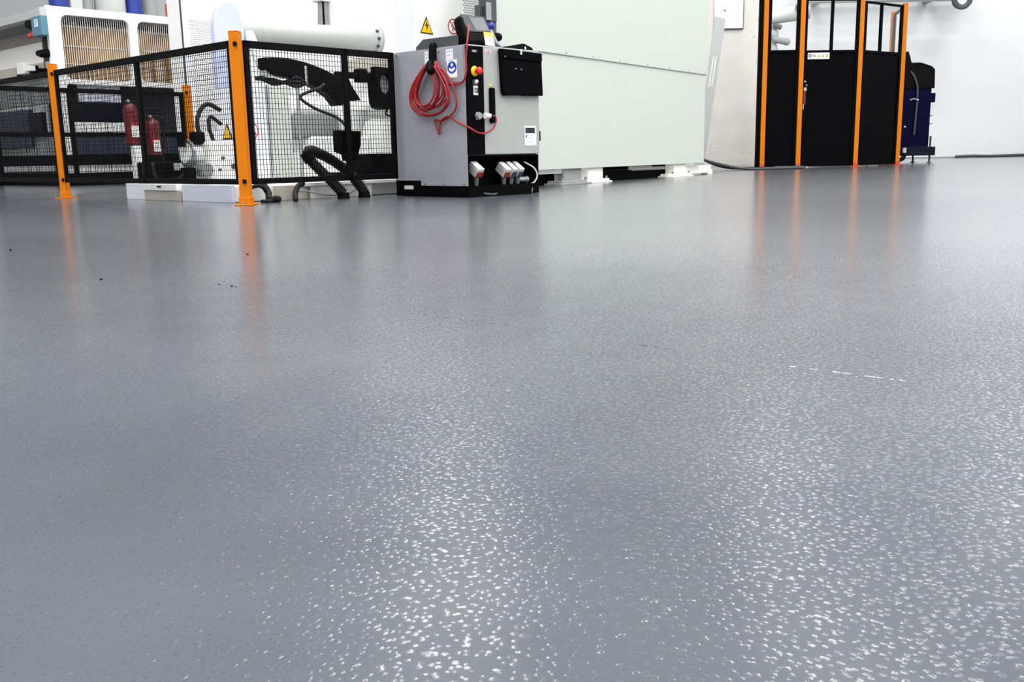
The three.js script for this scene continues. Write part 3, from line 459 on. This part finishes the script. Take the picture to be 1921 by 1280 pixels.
// ---------------------------------------------------------------- inside the robot cell
{
  const t = thing('steel_platform', 'low white steel base frame on the floor behind the mesh panels', 'base', CELL, [1.2, 0, 1]);
  part(t, 'deck', M.whiteWarm, [bx(0.14, 1.88, 0.003, 0.10, 0.34, 1.70, 0.004), bx(0.9, 3.2, 0.003, 0.10, 1.71, 3.1, 0.004)]);
  part(t, 'side_plate', M.whiteCool, bx(0.115, 0.14, 0.0, 0.112, 1.46, 1.735, 0.003));
  part(t, 'side_plate', M.lavender, bx(0.115, 0.14, 0.0, 0.11, 0.34, 0.95, 0.003));
  part(t, 'beam', M.white, bx(0.10, 0.15, 0.068, 0.112, 1.0, 1.46, 0.003));
  part(t, 'beam', M.beige, bx(0.11, 0.14, 0.0, 0.066, 0.96, 1.46, 0.003));
  part(t, 'front_plate', M.beige, bx(0.42, 0.66, 0.0, 0.095, 0.30, 0.34, 0.003));
  part(t, 'front_plate', M.whiteWarm, bx(0.68, 1.2, 0.0, 0.085, 0.29, 0.34, 0.003));
  part(t, 'beam', M.white, bx(0.62, 1.9, 0.086, 0.108, 0.27, 0.36, 0.003));
  part(t, 'clip', M.black, bx(0.095, 0.1, 0.09, 0.1, 1.2, 1.25, 0.001));
}
{
  const t = thing('junction_cabinet', 'white floor cabinet with warning signs behind the nearest orange post', 'cabinet', CELL, [1.38, 0.10, 1.95]);
  part(t, 'carcass', M.whiteCool, bx(1.27, 1.478, LIFT, 0.85, 1.60, 2.36, 0.006));
  part(t, 'side_cover', M.whiteCool, [bx(1.258, 1.272, 0.12, 0.84, 1.62, 1.98, 0.003), bx(1.258, 1.272, 0.12, 0.84, 1.99, 2.35, 0.003)]);
  part(t, 'edge_strip', M.greyDark, bx(1.26, 1.268, 0.12, 0.84, 1.592, 1.60, 0.001)); part(t, 'front_cover', M.guard, bx(1.285, 1.47, 0.12, 0.84, 1.588, 1.602, 0.003));
  const tr = part(t, 'warning_triangle', M.black, exS([[2.27, 0.434], [2.12, 0.434], [2.195, 0.566]], 1.254, 1.258));
  part(t, 'warning_print', M.yellow, exS([[2.252, 0.444], [2.138, 0.444], [2.195, 0.545]], 1.252, 1.2545));
  part(t, 'prohibition_sign', M.nostep, facing([1.257, 0.49, 1.80], 0.125, 0.125, 'side'));
}
solo('conduit', 'thin grey upright pole at the corner of the white floor cabinet', 'pole', CELL, [1.545, 0.10, 1.58], M.grey, [cy([1.545, LIFT, 1.58], [1.545, 0.83, 1.58], 0.014, 0.014), cy([1.545, LIFT, 1.58], [1.545, 0.115, 1.58], 0.035, 0.035)]);
{
  const t = thing('pump_unit', 'small white pump housing with black fittings left of the nearest orange post', 'pump', CELL, [0.5, 0.10, 1.2]);
  part(t, 'housing', M.white, [bx(0.40, 0.70, LIFT, 0.40, 1.05, 1.45, 0.03), cy([0.44, 0.30, 1.2], [0.30, 0.32, 1.2], 0.09, 0.07)]);
  part(t, 'flange', M.steel, [cy([0.33, 0.31, 1.2], [0.31, 0.31, 1.2], 0.10, 0.10), cy([0.36, 0.2, 1.1], [0.36, 0.2, 1.02], 0.05, 0.045)]);
  for (const g of [cy([0.28, 0.36, 1.2], [0.28, 0.46, 1.2], 0.025, 0.03), bx(0.34, 0.42, 0.38, 0.46, 1.12, 1.2, 0.006), bx(0.25, 0.32, 0.13, 0.22, 1.1, 1.2, 0.01)]) part(t, 'valve', M.black, g);
  part(t, 'bolt', M.greyDark, [cy([0.50, 0.28, 1.055], [0.50, 0.28, 1.04], 0.012, 0.012, 8), cy([0.58, 0.22, 1.055], [0.58, 0.22, 1.035], 0.02, 0.02, 8), cy([0.47, 0.20, 1.055], [0.47, 0.20, 1.04], 0.01, 0.01, 8)]);
  part(t, 'hose', M.rubber, tu([[0.46, 0.40, 1.22], [0.44, 0.50, 1.25], [0.48, 0.60, 1.28], [0.56, 0.66, 1.3], [0.66, 0.62, 1.3]], 0.016, 24, 8)); part(t, 'hose', M.rubber, [tu([[0.54, 0.40, 1.22], [0.53, 0.50, 1.25], [0.58, 0.57, 1.3], [0.66, 0.52, 1.3]], 0.014, 24, 8)]);
  part(t, 'hose', M.rubber, tu([[0.27, 0.18, 1.15], [0.20, 0.13, 1.18], [0.19, 0.118, 1.22], [0.22, 0.118, 1.30]], 0.014, 20, 8));
}
{
  const t = thing('black_pump', 'black motor unit on the white base beside the inner orange post', 'motor', CELL, [0.3, 0.10, 1.55]);
  part(t, 'body', M.black, [bx(0.17, 0.36, LIFT, 0.26, 1.47, 1.66, 0.012), cy([0.26, 0.26, 1.55], [0.26, 0.31, 1.55], 0.07, 0.06)]);
  part(t, 'panel', M.slate, bx(0.166, 0.171, 0.17, 0.25, 1.47, 1.57, 0.002));
  part(t, 'lead', M.rubber, tu([[0.2, 0.2, 1.48], [0.17, 0.25, 1.42], [0.15, 0.18, 1.37], [0.17, 0.118, 1.33]], 0.012, 24, 8));
}
{   // large robot that reaches over the cell
  const t = thing('industrial_robot', 'large white robot with thick horizontal arm and black hose pack behind the mesh', 'robot', CELL, [2.9, 0.1, 2.6]);
  part(t, 'pedestal', M.white, [bx(1.97, 2.9, LIFT, 0.32, 2.15, 3.0, 0.02), bx(2.1, 2.8, 0.32, 0.46, 2.2, 2.95, 0.03)]);
  part(t, 'pedestal_block', M.grey, [bx(1.985, 2.44, 0.455, 0.66, 2.22, 2.8, 0.02)], 'grey block');
  part(t, 'lower_arm', M.white, [lathe([1.96, 0.72, 2.35], [3.4, 0.72, 2.35], [[0, 0], [0.085, 0], [0.095, 0.02], [0.095, 0.55], [0.12, 0.6], [0.12, 0.9], [0.095, 0.95], [0.095, 1.44]]), cy([2.62, 0.32, 2.35], [2.62, 0.70, 2.35], 0.12, 0.2)]);
  part(t, 'column', M.white, [bx(3.36, 4.1, 0.0, 2.3, 2.4, 3.1, 0.08), bx(2.98, 3.5, 1.46, 2.3, 2.66, 3.05, 0.06)]);
  const ua = part(t, 'upper_arm', M.armGrey, lathe([1.70, 1.398, 2.75], [3.4, 1.425, 2.75], [[0, 0], [0.10, 0], [0.112, 0.01], [0.112, 0.26], [0.114, 0.265], [0.108, 0.27], [0.112, 0.275], [0.112, 0.37], [0.102, 0.38], [0.106, 1.0], [0.125, 1.4], [0.128, 1.6], [0.15, 1.61], [0.15, 1.7], [0, 1.7]], 40));
  for (const th of [0.4, 0.95, 1.5, 2.1, 2.7]) part(ua, 'flange_bolt', M.greyDark, cy([3.285, 1.422 + 0.137 * Math.cos(th + 0.6), 2.75 - 0.137 * Math.sin(th + 0.6)], [3.312, 1.422 + 0.137 * Math.cos(th + 0.6), 2.75 - 0.137 * Math.sin(th + 0.6)], 0.014, 0.014, 10));
  part(t, 'bracket', M.pinkWhite, [bx(2.86, 3.06, 1.78, 2.3, 2.95, 3.1, 0.01)]);
  part(t, 'bracket_plate', M.grey, [exF([[2.88, 1.50], [3.15, 1.50], [3.15, 1.62], [3.10, 1.68], [3.08, 1.80], [2.9, 1.80]], 2.98, 3.05, 0.004)]);
  part(t, 'slot', M.black, bx(2.895, 2.91, 1.56, 1.78, 2.965, 2.98, 0.002));
  const pack = part(t, 'hose_pack', M.black, [exF([[0.79, 0.95], [0.90, 0.957], [1.02, 0.95], [1.12, 0.935], [1.26, 0.90], [1.40, 0.85], [1.50, 0.83], [1.52, 0.79], [1.595, 0.70], [1.53, 0.70], [1.49, 0.715], [1.43, 0.665], [1.395, 0.66], [1.34, 0.72], [1.26, 0.765], [1.13, 0.82], [1.0, 0.845], [0.85, 0.86], [0.79, 0.90]], 0.86, 0.97, 0.012)]);
  for (const d of [0, 0.03, 0.06]) part(pack, 'hose', M.rubber, tu([[0.78, 0.83, 0.95 + d], [0.87, 0.79 + d * 0.4, 0.92], [0.95, 0.80, 0.9], [1.02, 0.775 + d, 0.86], [1.1, 0.80, 0.86]], 0.015, 24, 8));
  for (const g of [bx(0.80, 0.87, 0.84, 0.94, 0.9, 1.0, 0.01), bx(1.10, 1.115, 0.79, 0.92, 0.85, 0.98, 0.003)]) part(t, 'pack_clamp', M.greyLight, g);
  part(t, 'pack_arm', M.greyLight, [cy([0.84, 0.90, 1.0], [1.86, 1.36, 2.70], 0.035, 0.05)]);
  part(t, 'cable', M.rubber, tu([[1.26, 0.80, 0.85], [1.03, 0.745, 0.62], [0.86, 0.68, 0.6], [0.93, 0.61, 0.55], [1.05, 0.54, 0.45], [1.0, 0.44, 0.25], [0.90, 0.40, 0.118]], 0.011, 50, 8));
  part(t, 'wrist', M.beige, [bx(1.73, 1.97, 0.90, 1.03, 0.92, 1.2, 0.02)]); part(t, 'forearm', M.white, cy([1.88, 0.96, 1.18], [3.42, 0.98, 2.55], 0.07, 0.12));
  const wm = part(t, 'wrist_motor', M.black, exF(sh([[1.78, 0.70], [1.80, 0.65], [1.86, 0.635], [1.94, 0.64], [1.98, 0.67], [1.975, 0.94], [1.77, 0.945]], [roundHole(1.80, 1.95, 0.74, 0.91, 0.07)]), 0.86, 0.98, 0.006));
  part(wm, 'motor_face', M.grey, cy([1.875, 0.825, 0.93], [1.875, 0.825, 0.97], 0.08, 0.08));
  part(t, 'wrist_bar', M.black, [bx(1.42, 1.79, 0.855, 0.90, 0.9, 0.95, 0.01), bx(1.62, 1.70, 0.83, 0.93, 0.88, 0.96, 0.01)]);
  part(t, 'cable', M.rubber, tu([[1.9, 0.64, 0.9], [1.84, 0.59, 0.85], [1.88, 0.57, 0.7], [1.92, 0.575, 0.66]], 0.008, 20, 8));
}
{
  const t = thing('corrugated_hose', 'thick black corrugated hose arching from the floor under the mesh panel', 'hose', CELL, [0.8, 0, 0.2]);
  const p = [[0.80, 0.03, 0.10], [0.745, 0.11, 0.14], [0.66, 0.22, 0.2], [0.615, 0.285, 0.22], [0.635, 0.315, 0.22], [0.70, 0.30, 0.22], [0.80, 0.25, 0.2], [0.90, 0.16, 0.15], [0.965, 0.05, 0.1], [0.975, 0.03, 0.1]];
  const curve = new THREE.CatmullRomCurve3(p.map(V), false, 'centripetal'), g = tu(p, 0.034, 150, 12), q = g.attributes.position, n = g.attributes.normal;
  for (let i = 0; i < q.count; i++) { const k = Math.floor(i / 13) % 3 === 0 ? -0.005 : 0.0015; q.setXYZ(i, q.getX(i) + n.getX(i) * k, q.getY(i) + n.getY(i) * k, q.getZ(i) + n.getZ(i) * k); }
  part(t, 'hose_wall', M.rubber, g);
  for (const e of [p[0], p[9]]) part(t, 'floor_socket', M.black, cy([e[0], 0, e[2]], [e[0], 0.04, e[2]], 0.042, 0.036));
  part(t, 'strap', M.black, cy([0.625, 0.25, 0.2], [0.60, 0.305, 0.22], 0.04, 0.04));
}
{
  const cs = [[[[0.15, 0.02, 0.2], [0.19, 0.09, 0.24], [0.25, 0.10, 0.22], [0.30, 0.03, 0.2], [0.26, 0.01, 0.12], [0.2, 0.01, 0.14]], 'black cable curled on the floor right beside the nearest orange post', 0.012], [[[0.30, 0.12, 0.28], [0.30, 0.06, 0.22], [0.27, 0.02, 0.16], [0.29, 0.02, 0.1]], 'thick black hose stub beside the nearest orange post', 0.022], [[[0.42, 0.012, 0.1], [0.46, 0.04, 0.16], [0.53, 0.09, 0.22], [0.58, 0.105, 0.24]], 'thick black cable end slanting up to the white base', 0.018], [[[0.50, 0.06, 0.2], [0.60, 0.055, 0.22], [0.72, 0.03, 0.22], [0.80, 0.022, 0.2], [0.93, 0.03, 0.2], [1.06, 0.10, 0.22], [1.12, 0.13, 0.25]], 'thin grey wire hanging along the white base front', 0.006]];
  cs.forEach(([p, l, r], i) => solo('floor_cable', l, 'cable', CELL, [p[0][0], 0, p[0][2]], i === 3 ? M.grey : M.rubber, [tu(p, r, 30, 8), ...caps(p, r)]));
}
solo('black_box', 'black steel box behind the mesh right beside the controller plinth', 'box', CELL, [1.3, 0.1, 0.42], M.black, [bx(1.27, 1.52, LIFT, 0.29, 0.37, 0.6, 0.008), bx(1.0, 1.28, LIFT, 0.165, 0.4, 0.58, 0.008)]);
// fire extinguishers on the inner fence
{
  const make = (a, h, label) => {
    const b = 3.76, t = thing('fire_extinguisher', label, 'extinguisher', CELL, [a, h, b], undefined);
    part(t, 'cylinder', M.red, lathe([a, h, b], [a, 2, b], [[0, 0], [0.058, 0], [0.064, 0.012], [0.064, 0.31], [0.055, 0.35], [0.03, 0.375], [0.02, 0.385], [0, 0.386]], 28));
    part(t, 'label', M.extlabel, bx(a - 0.034, a + 0.034, h + 0.07, h + 0.20, b - 0.0665, b - 0.058, 0.001));
    const v = part(t, 'valve', M.black, [cy([a, h + 0.38, b], [a, h + 0.42, b], 0.018, 0.016), bx(a - 0.015, a + 0.09, h + 0.42, h + 0.435, b - 0.01, b + 0.01, 0.003)]);
    part(v, 'lever', M.black, bx(a - 0.01, a + 0.10, h + 0.445, h + 0.458, b - 0.008, b + 0.008, 0.003).rotateZ(0));
    part(v, 'gauge', M.chrome, cy([a - 0.02, h + 0.40, b], [a - 0.02, h + 0.40, b - 0.025], 0.014, 0.014));
    part(t, 'hose', M.rubber, tu([[a + 0.02, h + 0.40, b], [a + 0.09, h + 0.38, b - 0.02], [a + 0.10, h + 0.25, b - 0.02], [a + 0.085, h + 0.1, b - 0.02]], 0.010, 24, 8));
    part(t, 'wall_bracket', M.black, bx(a - 0.03, a + 0.03, h + 0.30, h + 0.34, b + 0.05, b + 0.096, 0.003));
    return t;
  };
  make(1.215, 0.42, 'red fire extinguisher hanging higher of the two, over a white post'); make(1.42, 0.285, 'red fire extinguisher hanging lower of the two, with white label');
  solo('white_post', 'short white square post under the higher fire extinguisher', 'post', CELL, [1.22, 0, 3.7], M.white, [bx(1.18, 1.262, 0, 0.41, 3.66, 3.75, 0.006), bx(1.15, 1.29, 0, 0.012, 3.63, 3.78, 0.003)]);
}
{   // tall white enclosure behind the robot
  const t = thing('white_enclosure', 'tall white machine enclosure with perforated panel behind the mesh fence', 'machine', CELL, [4, 0, 4.6]);
  part(t, 'carcass', M.white, bx(2.2, 6.3, 0, 2.35, 4.46, 4.72, 0.006));
  part(t, 'door', M.white, bx(2.212, 2.66, 0.1, 2.30, 4.445, 4.462, 0.003)); part(t, 'door', M.white, bx(2.67, 3.6, 0.1, 2.30, 4.445, 4.462, 0.003));
  part(t, 'door_edge', M.greyDark, bx(2.198, 2.206, 0.1, 2.30, 4.44, 4.462, 0.001));
  part(t, 'side_strip', M.lavender, bx(2.23, 2.285, 1.0, 1.72, 4.44, 4.447, 0.001));
  part(t, 'vent_panel', M.perf, uvMetres(bx(2.29, 2.565, 0.60, 1.72, 4.437, 4.447, 0.001), 24));
}
{
  const t = thing('dome_cover', 'pale blue round-topped cover standing just behind the nearest orange post', 'cover', CELL, [1.494, 0, 2.47]);
  const pts = []; for (let i = 0; i <= 24; i++) { const th = i / 24 * Math.PI; pts.push([1.494 + 0.134 * Math.cos(th), 1.314 + 0.259 * Math.sin(th) ** 0.9]); }
  part(t, 'shell', M.coverBlue, exF([[1.360, 0.12], [1.628, 0.12], ...pts], 2.43, 2.5, 0.01));
  part(t, 'stand', M.white, bx(1.380, 1.608, LIFT, 0.14, 2.42, 2.51, 0.004));
}
// ---------------------------------------------------------------- moulding machine at the far side
{
  const t = thing('moulding_machine', 'big white framed machine with tan ribbed panels behind wire grilles', 'machine', CELL, [3, 0, 7]);
  part(t, 'front_frame', M.white, exF(sh([[1.66, 0.15], [4.4, 0.15], [4.4, 2.0], [1.66, 2.0]], [roundHole(1.80, 2.62, 1.205, 1.925, 0.085), roundHole(2.71, 3.53, 1.205, 1.925, 0.085), roundHole(1.80, 4.3, 0.3, 1.16, 0.03)]), 6.38, 6.44, 0.006));
  for (const [a0, a1] of [[1.80, 2.62], [2.71, 3.53]]) {
    const w = []; for (let a = a0 + 0.013; a < a1; a += 0.0262) w.push(bx(a - 0.002, a + 0.002, 1.20, 1.93, 6.425, 6.431, 0));
    part(t, 'grille', M.white, w, undefined, 'stuff');
    const r = []; for (let a = a0 + 0.06; a < a1 + 0.3; a += 0.0262) r.push(cy([a, 1.2, 6.66], [a, 1.86 + 0.01 * Math.sin(a * 40), 6.66], 0.0108, 0.0108, 8));
    part(t, 'ribbed_panel', M.ribs, r, 'tan ribbed panel', 'stuff'); part(t, 'backing', M.brown, bx(a0 + 0.06, a1 + 0.3, 1.2, 1.87, 6.672, 6.69, 0.002));
    part(t, 'cross_strap', M.beige, [bx(a0 + 0.02, a1 + 0.3, 1.82, 1.84, 6.63, 6.645, 0.002), bx(a0 + 0.02, a1 + 0.3, 1.60, 1.615, 6.63, 6.645, 0.002), bx(a0 + 0.02, a1 + 0.3, 1.40, 1.41, 6.63, 6.645, 0.002)]);
  }
  part(t, 'interior', M.greyDark, [bx(1.84, 4.3, 0.16, 1.96, 7.0, 7.04, 0.003)]);
  part(t, 'panel', M.lavender, bx(1.96, 2.47, 0.965, 1.18, 6.46, 6.5, 0.004));
  part(t, 'panel', M.navy, bx(1.90, 2.50, 0.74, 0.96, 6.46, 6.6, 0.006), 'dark navy recess');
  part(t, 'panel', M.white, bx(1.80, 2.8, 0.615, 0.73, 6.46, 6.52, 0.004));
  part(t, 'panel', M.slate, bx(1.80, 4.2, 0.36, 0.58, 6.47, 6.52, 0.004), 'blue grey lower panel');
  part(t, 'rail', M.black, bx(1.70, 2.5, 0.245, 0.355, 6.34, 6.40, 0.006));
  part(t, 'skirt', M.whiteWarm, bx(1.72, 4.3, 0.145, 0.25, 6.42, 6.5, 0.004));
  part(t, 'plinth', M.black, bx(1.68, 4.3, 0, 0.145, 6.30, 10, 0.006));
  part(t, 'side_beam', M.greyLight, [bx(1.6, 1.72, 1.885, 1.975, 6.42, 10.2, 0.006), bx(1.58, 1.66, 1.86, 1.98, 6.38, 6.46, 0.004)]);
  part(t, 'side_plate', M.whiteWarm, bx(1.9, 1.95, 1.43, 1.70, 6.75, 10, 0.01)); part(t, 'side_plate', M.beige, [bx(1.84, 1.9, 1.24, 1.45, 6.75, 10, 0.01), bx(2.1, 2.15, 1.68, 1.90, 6.75, 10, 0.01)], 'grey beige lower plate');
  part(t, 'side_panel', M.grey, [bx(1.72, 1.76, 0.95, 1.24, 6.5, 10, 0.004)]);
  part(t, 'side_panel', M.slate, [bx(1.66, 1.72, 0.46, 0.90, 7.2, 10, 0.006)], 'blue grey side panel'); part(t, 'side_panel', M.navy, [bx(1.62, 1.68, 0.60, 0.85, 6.75, 7.15, 0.008)], 'dark navy side panel'); part(t, 'side_panel', M.grey, [bx(1.70, 1.76, 0.32, 0.60, 6.45, 10, 0.006)]);
  part(t, 'rail', M.black, bx(1.58, 1.66, 0.245, 0.31, 6.40, 10, 0.006));
  part(t, 'limit_switch', M.teal, bx(1.52, 1.60, 1.66, 1.875, 6.24, 6.50, 0.012), 'teal switch box');
  part(t, 'switch_label', M.label, facing([1.5185, 1.80, 6.36], 0.10, 0.08, 'side'));
  part(t, 'switch_knob', M.redBright, [cy([1.56, 1.70, 6.5], [1.56, 1.69, 6.66], 0.035, 0.03)]); part(t, 'cable_gland', M.black, [cy([1.58, 1.79, 6.5], [1.58, 1.82, 6.70], 0.06, 0.05), cy([1.66, 1.49, 6.44], [1.56, 1.48, 6.46], 0.05, 0.04), cy([1.62, 1.49, 6.46], [1.62, 1.50, 6.62], 0.035, 0.035)]);
  part(t, 'sensor', M.whiteWarm, [bx(1.58, 1.66, 1.30, 1.43, 6.98, 7.20, 0.008)]); part(t, 'sensor', M.white, [bx(1.58, 1.64, 1.32, 1.38, 6.80, 6.95, 0.006)]);
  part(t, 'sensor_mount', M.black, [bx(1.64, 1.86, 1.28, 1.36, 6.86, 7.0, 0.006), bx(1.6, 1.86, 1.29, 1.42, 7.2, 7.26, 0.006)]);
  part(t, 'deck', M.greyLight, bx(1.7, 4.4, 1.94, 2.0, 6.46, 10, 0.004));
  for (const [a0, a1] of [[2.2, 2.42], [3.18, 3.40]]) { const mo = part(t, 'motor', M.blue, cy([(a0 + a1) / 2, 2.03, 7.55], [(a0 + a1) / 2, 2.5, 7.55], 0.11, 0.11, 24)); part(mo, 'motor_foot', M.greyDark, bx(a0, a1, 2.0, 2.04, 7.44, 7.66, 0.004)); }
  part(t, 'tank', M.greyLight, [lathe([3.0, 2.0, 7.6], [3.0, 3, 7.6], [[0, 0], [0.19, 0], [0.19, 0.45], [0.12, 0.55], [0, 0.58]]), bx(2.44, 2.6, 2.0, 2.4, 7.5, 7.7, 0.02)]);
  for (const [a, w] of [[2.7, 0.09], [3.56, 0.12]]) part(t, 'tank', M.grey, cy([a, 2.0, 7.65], [a, 2.5, 7.65], w, w));
  part(t, 'pipe', M.orangeRed, cy([3.75, 2.0, 7.5], [3.75, 2.34, 7.5], 0.03, 0.03), 'rusty pipe');
}
solo('black_block', 'black block on the floor at the picture edge behind the mesh', 'block', CELL, [1.6, 0, 8.0], M.black, [bx(1.35, 1.56, 0, 0.42, 7.92, 8.6, 0.01)]);

renderer.render(scene, camera);
